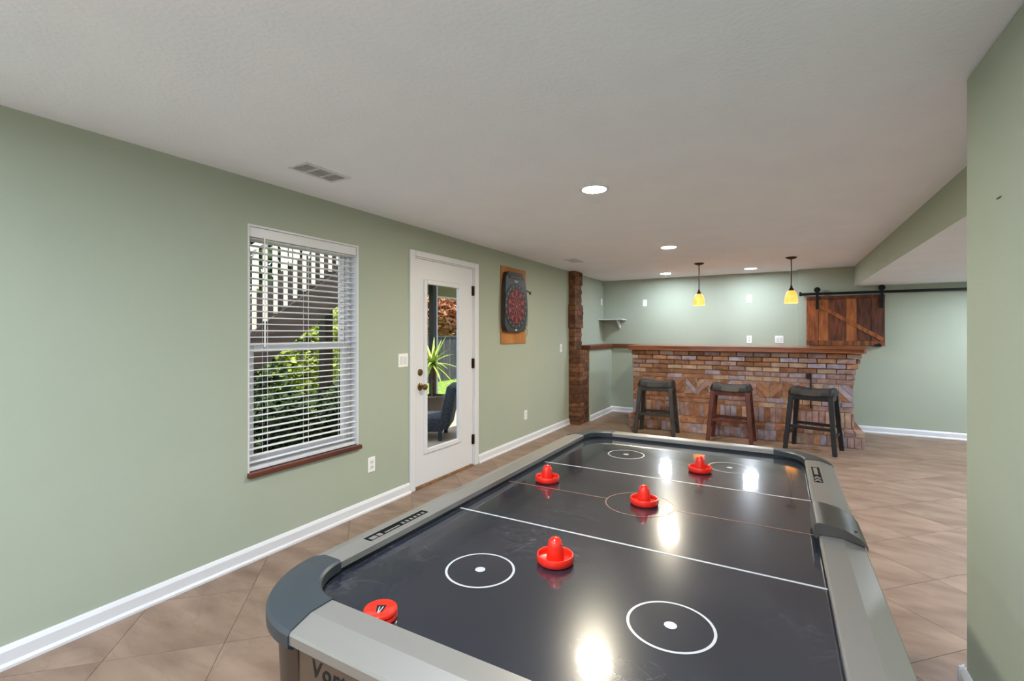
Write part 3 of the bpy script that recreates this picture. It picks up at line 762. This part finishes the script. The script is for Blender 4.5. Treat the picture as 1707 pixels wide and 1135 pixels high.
def corner(nm, prof, m, sx_, sy_, n=14):
    bm = B(); rings = []
    a0 = {(1,1):0, (-1,1):90, (-1,-1):180, (1,-1):270}[(sx_,sy_)]
    for k in range(n+1):
        a = math.radians(a0+90*k/n); c_, s_ = math.cos(a), math.sin(a)
        rings.append([bm.verts.new((TX+sx_*ex+(CR+o)*c_, TY+sy_*ey+(CR+o)*s_, z)) for o, z in prof])
    P_ = len(prof)
    for r0, r1 in zip(rings, rings[1:]):
        for k in range(P_): bm.faces.new((r0[k], r1[k], r1[(k+1)%P_], r0[(k+1)%P_]))
    bm.faces.new(rings[0]); bm.faces.new(rings[-1][::-1])
    return obj(nm, bm, m, tb, smooth=30)
for sx_ in (-1,1):
    for sy_ in (-1,1):
        corner('corner_cap', CP, cornm, sx_, sy_); corner('corner_cushion', [(.004,.772),(.004,.79),(.03,.79),(.03,.772)], M_['black'], sx_, sy_)
        # tall corner leg: quarter round shell, tapering downwards
        bm = B(); rings = []; a0 = {(1,1):0, (-1,1):90, (-1,-1):180, (1,-1):270}[(sx_,sy_)]
        for zz, o in ((.768,.088),(.60,.080),(.30,.060),(.02,.045),(0.0005,.042)):
            ring = []
            for k in range(9):
                a = math.radians(a0+90*k/8); ring.append(bm.verts.new((TX+sx_*ex+(CR+o)*math.cos(a), TY+sy_*ey+(CR+o)*math.sin(a), zz)))
            ring.append(bm.verts.new((TX+sx_*ex, TY+sy_*ey, zz)))
            rings.append(ring)
        for r0, r1 in zip(rings, rings[1:]):
            for k in range(10): bm.faces.new((r0[k], r0[(k+1)%10], r1[(k+1)%10], r1[k]))
        bm.faces.new(rings[0]); bm.faces.new(rings[-1][::-1])
        obj('leg', bm, legm, tb, smooth=30)
def apron(x0, y0, x1, y1, nx, ny):
    return straight('apron', [(.085,.770),(.082,.60),(.070,.46),(.03,.46),(.03,.770)], bodym, tb, x0, y0, x1, y1, nx, ny)
apron(-HA,-ey,-HA,ey,-1,0); apron(HA,-ey,HA,ey,1,0); ap = apron(-ex,-HBL,ex,-HBL,0,-1); apron(-ex,HBL,ex,HBL,0,1)
obj('cabinet_bottom', bx(TX-HA-.02, TX+HA+.02, TY-HBL-.02, TY+HBL+.02, .47, .75), M_['black'], tb)
# lettering on the near apron
fc = bpy.data.curves.new('lettering', 'FONT'); fc.body = 'Vortex'; fc.size = .045; fc.extrude = .0006; fc.shear = .15; fc.offset = .0008; fc.space_character = 1.16
fo = bpy.data.objects.new('lettering_src', fc); C.objects.link(fo)
me = bpy.data.meshes.new_from_object(fo); bpy.data.objects.remove(fo)
me.materials.clear(); me.materials.append(mat('print_dark', lin(14,11,10), .6))
lo = bpy.data.objects.new('lettering', me); C.objects.link(lo); lo.parent = ap
lo.location = (-.368, -HBL-.0852, .716); lo.rotation_euler = (math.radians(89), 0, 0)
# printed decals on the rails
def decal(nm, x0, x1, y0, y1, m, par, dz=.0): return obj(nm, bx(x0, x1, y0, y1, .8118, .8126+dz), m, par)
dl = TX-HA
dp = decal('rail_decal', dl-.047, dl-.018, .945, 1.19, M_['decal'], tb)
for k in range(6): decal('decal_bar', dl-.034, dl-.022, 1.078+.018*k, 1.088+.018*k, alu, dp, .0004)
decal('decal_bar', dl-.028, dl-.022, 1.005, 1.065, alu, dp, .0004); decal('decal_bar', dl-.036, dl-.020, .952, .975, alu, dp, .0004); decal('decal_bar', dl-.036, dl-.020, .98, .995, alu, dp, .0004)
dr = TX+HA
dp = decal('rail_decal', dr+.018, dr+.047, 2.16, 2.40, M_['decal'], tb)
decal('decal_bar', dr+.024, dr+.038, 2.275, 2.385, alu, dp, .0004)
for ya in (2.205, 2.165):
    bm = B(); prism(bm, [(dr+.021,ya,.8122),(dr+.031,ya+.022,.8122),(dr+.042,ya,.8122),(dr+.042,ya+.022,.8122),(dr+.031,ya+.044,.8122),(dr+.021,ya+.022,.8122)], (0,0,.0009)); obj('decal_chevron', bm, alu, dp)
# score unit clipped over the right rail
bm = B()
prof = [(-.014,.806),(-.012,.838),(-.004,.846),(.02,.846),(.06,.838),(.095,.820),(.112,.800),(.112,.786),(.106,.800),(.056,.8135),(.0,.8135),(-.006,.800)]
prism(bm, [(TX+HA+o, 1.60, z) for o, z in prof], (0,.20,0))
su = obj('score_unit', bm, mat('score_unit_plastic', lin(58,54,50), .38), tb, smooth=50)
obj('score_unit_screw', lathe(B(), [(0,.0),(.004,0),(.004,.002),(0,.003)], 10, Matrix.Translation((TX+HA+.088, 1.64, .8235))), M_['black'], su)

# ------------------------------------------------------------------ mallets and pucks
def mallet(x, y, label):
    t = thing('air_hockey_mallet', label, 'mallet', (x,y,PZ_+.0002), group='red mallets on the hockey table')
    obj('base', lathe(B(), [(0,.001),(.044,.001),(.0475,.004),(.0490,.010),(.0490,.020),(.0475,.0235),(.0445,.0235),(.0425,.020),(.0415,.012),(.034,.010),(0,.010)], 40), M_['red'], t, smooth=45, world=False)
    obj('knob', lathe(B(), [(.0235,.0095),(.0225,.018),(.0210,.036),(.0195,.048),(.0165,.058),(.011,.0645),(.005,.067),(0,.0675)], 32, cap=False), M_['red'], t, smooth=60, world=False)
    obj('felt_pad', lathe(B(), [(0,0),(.043,0),(.043,.0012),(0,.0012)], 32), mat('felt_black', lin(20,18,18), .9), t, world=False)
mallet(-.516, 1.145, 'red mallet nearest the viewer on the table')
mallet(-.418, 1.690, 'red mallet standing in the centre ring of the table')
mallet(-.826, 1.755, 'red mallet close to the left rail of the table')
mallet(-.303, 2.205, 'red mallet farthest away by the end rail of the table')
def puck(z, label, top):
    t = thing('puck', label, 'puck', (-.738, .738, z), group='red pucks stacked by the near rail')
    obj('disc', lathe(B(), [(0,0),(.032,0),(.0355,.0025),(.0355,.0085),(.034,.0105),(.030,.0105),(.0285,.0095),(0,.0095)], 40), M_['red'], t, smooth=40, world=False)
    if top:
        Tm = Matrix.Rotation(math.radians(29), 4, 'Z')
        bm = B(); prism(bm, [(-.011,.012,.0094),(.011,.012,.0094),(.007,-.012,.0094),(-.006,-.012,.0094)], (0,0,.0006), M=Tm); mk = obj('printed_mark', bm, M_['black'], t, world=False)
        bm = B(); prism(bm, [(-.004,.006,.0095),(-.002,.006,.0095),(.000,-.016,.0095),(-.002,-.016,.0095)], (0,0,.0008), M=Tm); prism(bm, [(.004,.006,.0095),(.006,.006,.0095),(.002,-.016,.0095),(.000,-.016,.0095)], (0,0,.0008), M=Tm)
        obj('printed_mark_lines', bm, M_['printwhite'], mk, world=False)
puck(PZ_+.0003, 'lower red puck of the stack by the near rail', False)
puck(PZ_+.0112, 'upper red puck with a dark mark, on the stack by the near rail', True)

# ------------------------------------------------------------------ outdoors
GZ = -.10
grass = mat('lawn_green', lin(92,128,44), .9, col2=lin(150,176,80), scale=9, detail=8, bump=1.0, bscale=60)
struct(obj('lawn', bx(-26, XL-TH, -8, 30, GZ-.2, GZ), grass), 'bright green lawn outside')
struct(obj('patio', bx(-5.75, XL-TH, -4, 12, GZ, GZ+.035), mat('patio_concrete', lin(196,176,156), .85, col2=lin(214,196,178), scale=5, bump=.2, bscale=60)), 'pale concrete patio outside the door')
struct(obj('wall_exterior', bx(XL-TH-.02, XL-TH, -4, 1.60, 0, 2.7), mat('siding', lin(190,186,176), .8)))
struct(obj('bounce_slab_rear', bx(XL-TH, 6, -14, YN-TH, GZ, GZ+.035), bpy.data.materials['patio_concrete']), 'unseen pale slab added outside the rear opening to bounce light')  # unseen slab added to bounce daylight in through the rear opening
def leaves(bm, c, r, n, s, flat=1.0, rng=random):
    for _ in range(n):
        while True:
            p = Vector((rng.uniform(-1,1), rng.uniform(-1,1), rng.uniform(-1,1)))
            if .35 < p.length < 1: break
        q = Vector((c[0]+p.x*r[0], c[1]+p.y*r[1], c[2]+p.z*r[2]))
        u = Vector((rng.gauss(0,1), rng.gauss(0,1), rng.gauss(0,.6))).normalized(); w_ = u.orthogonal().normalized()
        w_ = (Matrix.Rotation(rng.uniform(0,6.28), 3, u) @ w_); k = s*rng.uniform(.6,1.3)
        bm.faces.new([bm.verts.new(q+u*k), bm.verts.new(q+w_*k*.5), bm.verts.new(q-u*k), bm.verts.new(q-w_*k*.5)])
def leafmat(nm, a, b, c=None): return mat(nm, lin(*a), .7, col2=lin(*b), scale=2.2, detail=6)
G1 = leafmat('leaf_dark', (30,48,24), (66,92,40)); G2 = leafmat('leaf_lime', (104,128,40), (190,200,90)); G3 = leafmat('leaf_autumn', (150,84,56), (214,160,120)); G4 = leafmat('leaf_mid', (62,88,38), (120,146,66))
bark = mat('bark', lin(70,54,42), .9, col2=lin(96,78,60), scale=20)
def shrub(nm, label, c, r, n, s, m, trunk=True):
    t = thing(nm, label, 'tree' if 'tree' in nm else 'shrub', (c[0], c[1], GZ))
    bm = B(); leaves(bm, c, r, n, s); obj('foliage', bm, m, t)
    bm = B()
    for k in range(3 if 'tree' not in nm else 1):
        a = k*2.1; tube(bm, [(c[0]+.05*math.cos(a), c[1]+.05*math.sin(a), GZ-.02), (c[0]+r[0]*.3*math.cos(a), c[1]+r[1]*.3*math.sin(a), c[2]+r[2]*.2)], [.05,.02] if 'tree' not in nm else [.12,.05], 6)
    obj('stem', bm, bark, t)
# fence of dark boards
fn = thing('board_fence', 'dark board fence along the far side of the lawn', 'fence', (-9.05, 9.0, GZ))
fm = mat('fence_boards', lin(58,58,64), .8, col2=lin(84,82,88), scale=6, stretch=(1,1,.3), rand=.15)
fme = None; y = 3.4; k = 0
while y < 16:
    if fme is None:
        o = obj('board', bx(-.012, .012, 0, .135, .04, 1.36), fm, fn, world=False); fme = o.data
    else:
        o = bpy.data.objects.new('board', fme); C.objects.link(o); o.parent = fn
    o.location = (0, y-9.0, 0); y += .15
for zz in (.25, 1.15): obj('rail', bx(-9.11, -9.062, 3.4, 16, GZ+zz, GZ+zz+.09), fm, fn)
obj('cap_rail', bx(-9.09, -9.0, 3.4, 16, GZ+1.362, GZ+1.40), fm, fn)
for yy in (3.5, 6.0, 8.5, 11.0, 13.5, 15.9): obj('post', bx(-9.16, -9.075, yy-.05, yy+.05, GZ-.05, GZ+1.36), fm, fn)
shrub('autumn_tree', 'orange autumn tree beyond the fence', (-11.5, 14.9, 2.35), (1.9, 1.6, 1.25), 5200, .12, G3)
shrub('autumn_tree', 'pale lime tree beyond the fence outside the window', (-13.0, 11.3, 2.5), (2.2, 1.85, 1.8), 2600, .13, G2)
shrub('shrub', 'lime green bush in front of the fence beyond the stairs', (-8.25, 6.15, 1.15), (.5, 1.15, 1.05), 2600, .07, G2)
for yy, lab in ((2.32,'nearest the left window edge'), (3.02,'in the middle of the window view'), (3.72,'toward the right window edge')):
    shrub('shrub', 'low dark green hedge bush outside, ' + lab, (-4.35, yy, .30), (.36, .335, .52), 2600, .04, G1)
shrub('shrub', 'taller dark bush beyond the stairs', (-7.2, 4.3, .35), (.5, .9, .75), 2600, .05, G1)
shrub('shrub', 'small sunlit bush at the end of the low hedge', (-4.35, 4.40, .14), (.30, .30, .26), 700, .04, G2)
shrub('evergreen_tree', 'tall dark evergreen tree behind the fence', (-10.9, 6.0, 3.0), (1.5, 3.0, 2.9), 5200, .15, G1)
# patio post, roof edge
tag(obj('patio_post', bx(-5.90, -5.80, 7.18, 7.28, GZ, 2.419), mat('black_post', lin(48,48,50), .6)), 'black patio roof post outside the door', 'post')
tag(obj('downspout', bx(-5.86, -5.82, 7.31, 7.35, GZ, 2.42), M_['trim']), 'thin white downspout beside the black post', 'pipe')
pr = thing('patio_roof', 'olive patio roof with a low fascia beam outside the door', 'roof', (-4.6, 9.0, 2.42))
ol = mat('olive_soffit', lin(140,136,96), .8)
obj('slab', bx(-6.1, XL-TH-.02, 6.62, 12, 2.42, 2.52), ol, pr); obj('fascia_beam', bx(-6.06, -5.98, 6.62, 12, 2.14, 2.42), ol, pr); obj('gutter', bx(-6.10, -6.06, 6.62, 12, 2.11, 2.17), M_['trim'], pr)
# patio chair
ch = thing('patio_chair', 'dark blue grey woven patio chair outside the door', 'chair', (-4.30, 5.20, GZ+.0352), math.radians(-61))
wk = mat('dark_wicker', lin(48,52,64), .65, col2=lin(74,80,94), scale=40, bump=.6, bscale=90)
# local: +y back of the chair, -y front
obj('seat', bx(-.30, .30, -.55, .26, .12, .31, bev=.03), wk, ch, smooth=40, world=False)
obj('backrest', bx(-.30, .30, -.07, .07, 0, .58, bev=.03, M=Matrix.Translation((0,.26,.16)) @ Matrix.Rotation(math.radians(-12),4,'X')), wk, ch, smooth=40, world=False)
for sx_ in (-1,1):
    for yy in (-.48,.22): obj('leg', bx(sx_*.27-.025, sx_*.27+.025, yy-.025, yy+.025, 0, .14), wk, ch, world=False)
# yucca in a pot
yc = thing('yucca_plant', 'spiky lime green yucca in a dark pot outside the door', 'plant', (-5.25, 6.49, GZ+.035))
obj('pot', lathe(B(), [(0,0),(.15,0),(.20,.34),(.22,.36),(.20,.37),(.185,.34),(0,.33)], 28), mat('dark_pot', lin(60,58,58), .7), yc, smooth=40, world=False)
obj('stem', tube(B(), [(0,0,.32),(.01,0,.6),(0,.01,.95)], .035, 8), bark, yc, world=False)
ym = mat('yucca_leaf', lin(124,158,52), .5, col2=lin(196,214,110), scale=6)
for k in range(34):
    a = k*2.399; el = math.radians(-25+95*((k*7) % 34)/34); L_ = .56*random.uniform(.8,1.15)
    bm = B(); rows = []
    for q in range(6):
        f = q/5; rr = L_*f; zz = L_*f*math.sin(el)-.16*f*f*math.cos(el); hr = rr*math.cos(el)
        c0 = Vector((hr*math.cos(a), hr*math.sin(a), .93+zz)); sd = Vector((-math.sin(a), math.cos(a), 0))*(.027*(1-f**2)+.001)
        rows.append((bm.verts.new(c0-sd), bm.verts.new(c0-Vector((0,0,.006*(1-f)))), bm.verts.new(c0+sd)))
    for r0, r1 in zip(rows, rows[1:]):
        bm.faces.new((r0[0], r0[1], r1[1], r1[0])); bm.faces.new((r0[1], r0[2], r1[2], r1[1]))
    obj('leaf', bm, ym, yc, world=False)
# deck stairs seen through the window
st = thing('deck_stairs', 'dark wooden deck stairs with white balusters outside the window', 'stairs', (-5.5, 3.4, GZ))
dk = mat('dark_deck_wood', lin(52,44,42), .8, col2=lin(78,66,60), scale=8, stretch=(1,.3,2), rand=.15)
wb = mat('white_baluster', lin(236,228,212), .5)
run, rise = .262, .195
sxa, sxb = -6.1, -5.0
ys, zs = 1.30, GZ
nst = 13
for k in range(nst):
    yk, zk = ys+run*k, zs+rise*(k+1)
    obj('tread', bx(sxa, sxb, yk-.02, yk+run, zk-.04, zk), dk, st); obj('riser', bx(sxa, sxb, yk+run-.022, yk+run, zk-.002, zk+rise-.04), dk, st)
ang = math.atan2(rise, run)
for xx in (sxa-.04, sxb):
    bm = B(); prism(bm, [(xx, ys-.05, zs), (xx, ys+run*1.2, zs), (xx, ys+run*nst, zs+rise*(nst-1)-.16), (xx, ys+run*nst, zs+rise*nst+.06), (xx, ys-.05, zs+rise+.08)], (.04,0,0)); obj('stringer', bm, dk, st)
    def rl(y_): return zs+rise+(y_-ys)/run*rise
    for k in range(int(nst*run/.125)):
        yy = ys+.06+.125*k
        obj('baluster', bx(xx+.004, xx+.036, yy-.016, yy+.016, rl(yy)-.02, rl(yy)+.86), wb, st)
    bm = B(); prism(bm, [(xx-.02, ys, rl(ys)+.86), (xx-.02, ys+run*nst, rl(ys+run*nst)+.86), (xx-.02, ys+run*nst, rl(ys+run*nst)+.91), (xx-.02, ys, rl(ys)+.91)], (.08,0,0)); obj('handrail', bm, wb, st)
# deck at the head of the stairs
ye = ys+run*nst; zd = zs+rise*nst
dkk = thing('raised_deck', 'raised dark wooden deck on a post beyond the stairs', 'deck', (-6.5, ye+.9, GZ))
DX0 = -6.62
for k in range(8): obj('deck_board', bx(DX0, -5.0, ye+.145*k, ye+.145*k+.138, zd-.03, zd), dk, dkk)
for yb in (ye+.02, ye+1.09): obj('beam', bx(DX0, -5.0, yb, yb+.05, zd-.26, zd-.03), dk, dkk)
for xx, yy in ((-6.5, 5.28), (-5.12, ye+1.0)): obj('post', bx(xx-.075, xx+.075, yy-.075, yy+.075, GZ-.2, zd-.03), dk, dkk)
for k in range(11):
    xx = DX0+.05+.145*k
    obj('baluster', bx(xx-.016, xx+.016, ye+1.11, ye+1.14, zd, zd+.9), wb, dkk)
obj('handrail', bx(DX0, -5.0, ye+1.09, ye+1.16, zd+.9, zd+.95), wb, dkk)
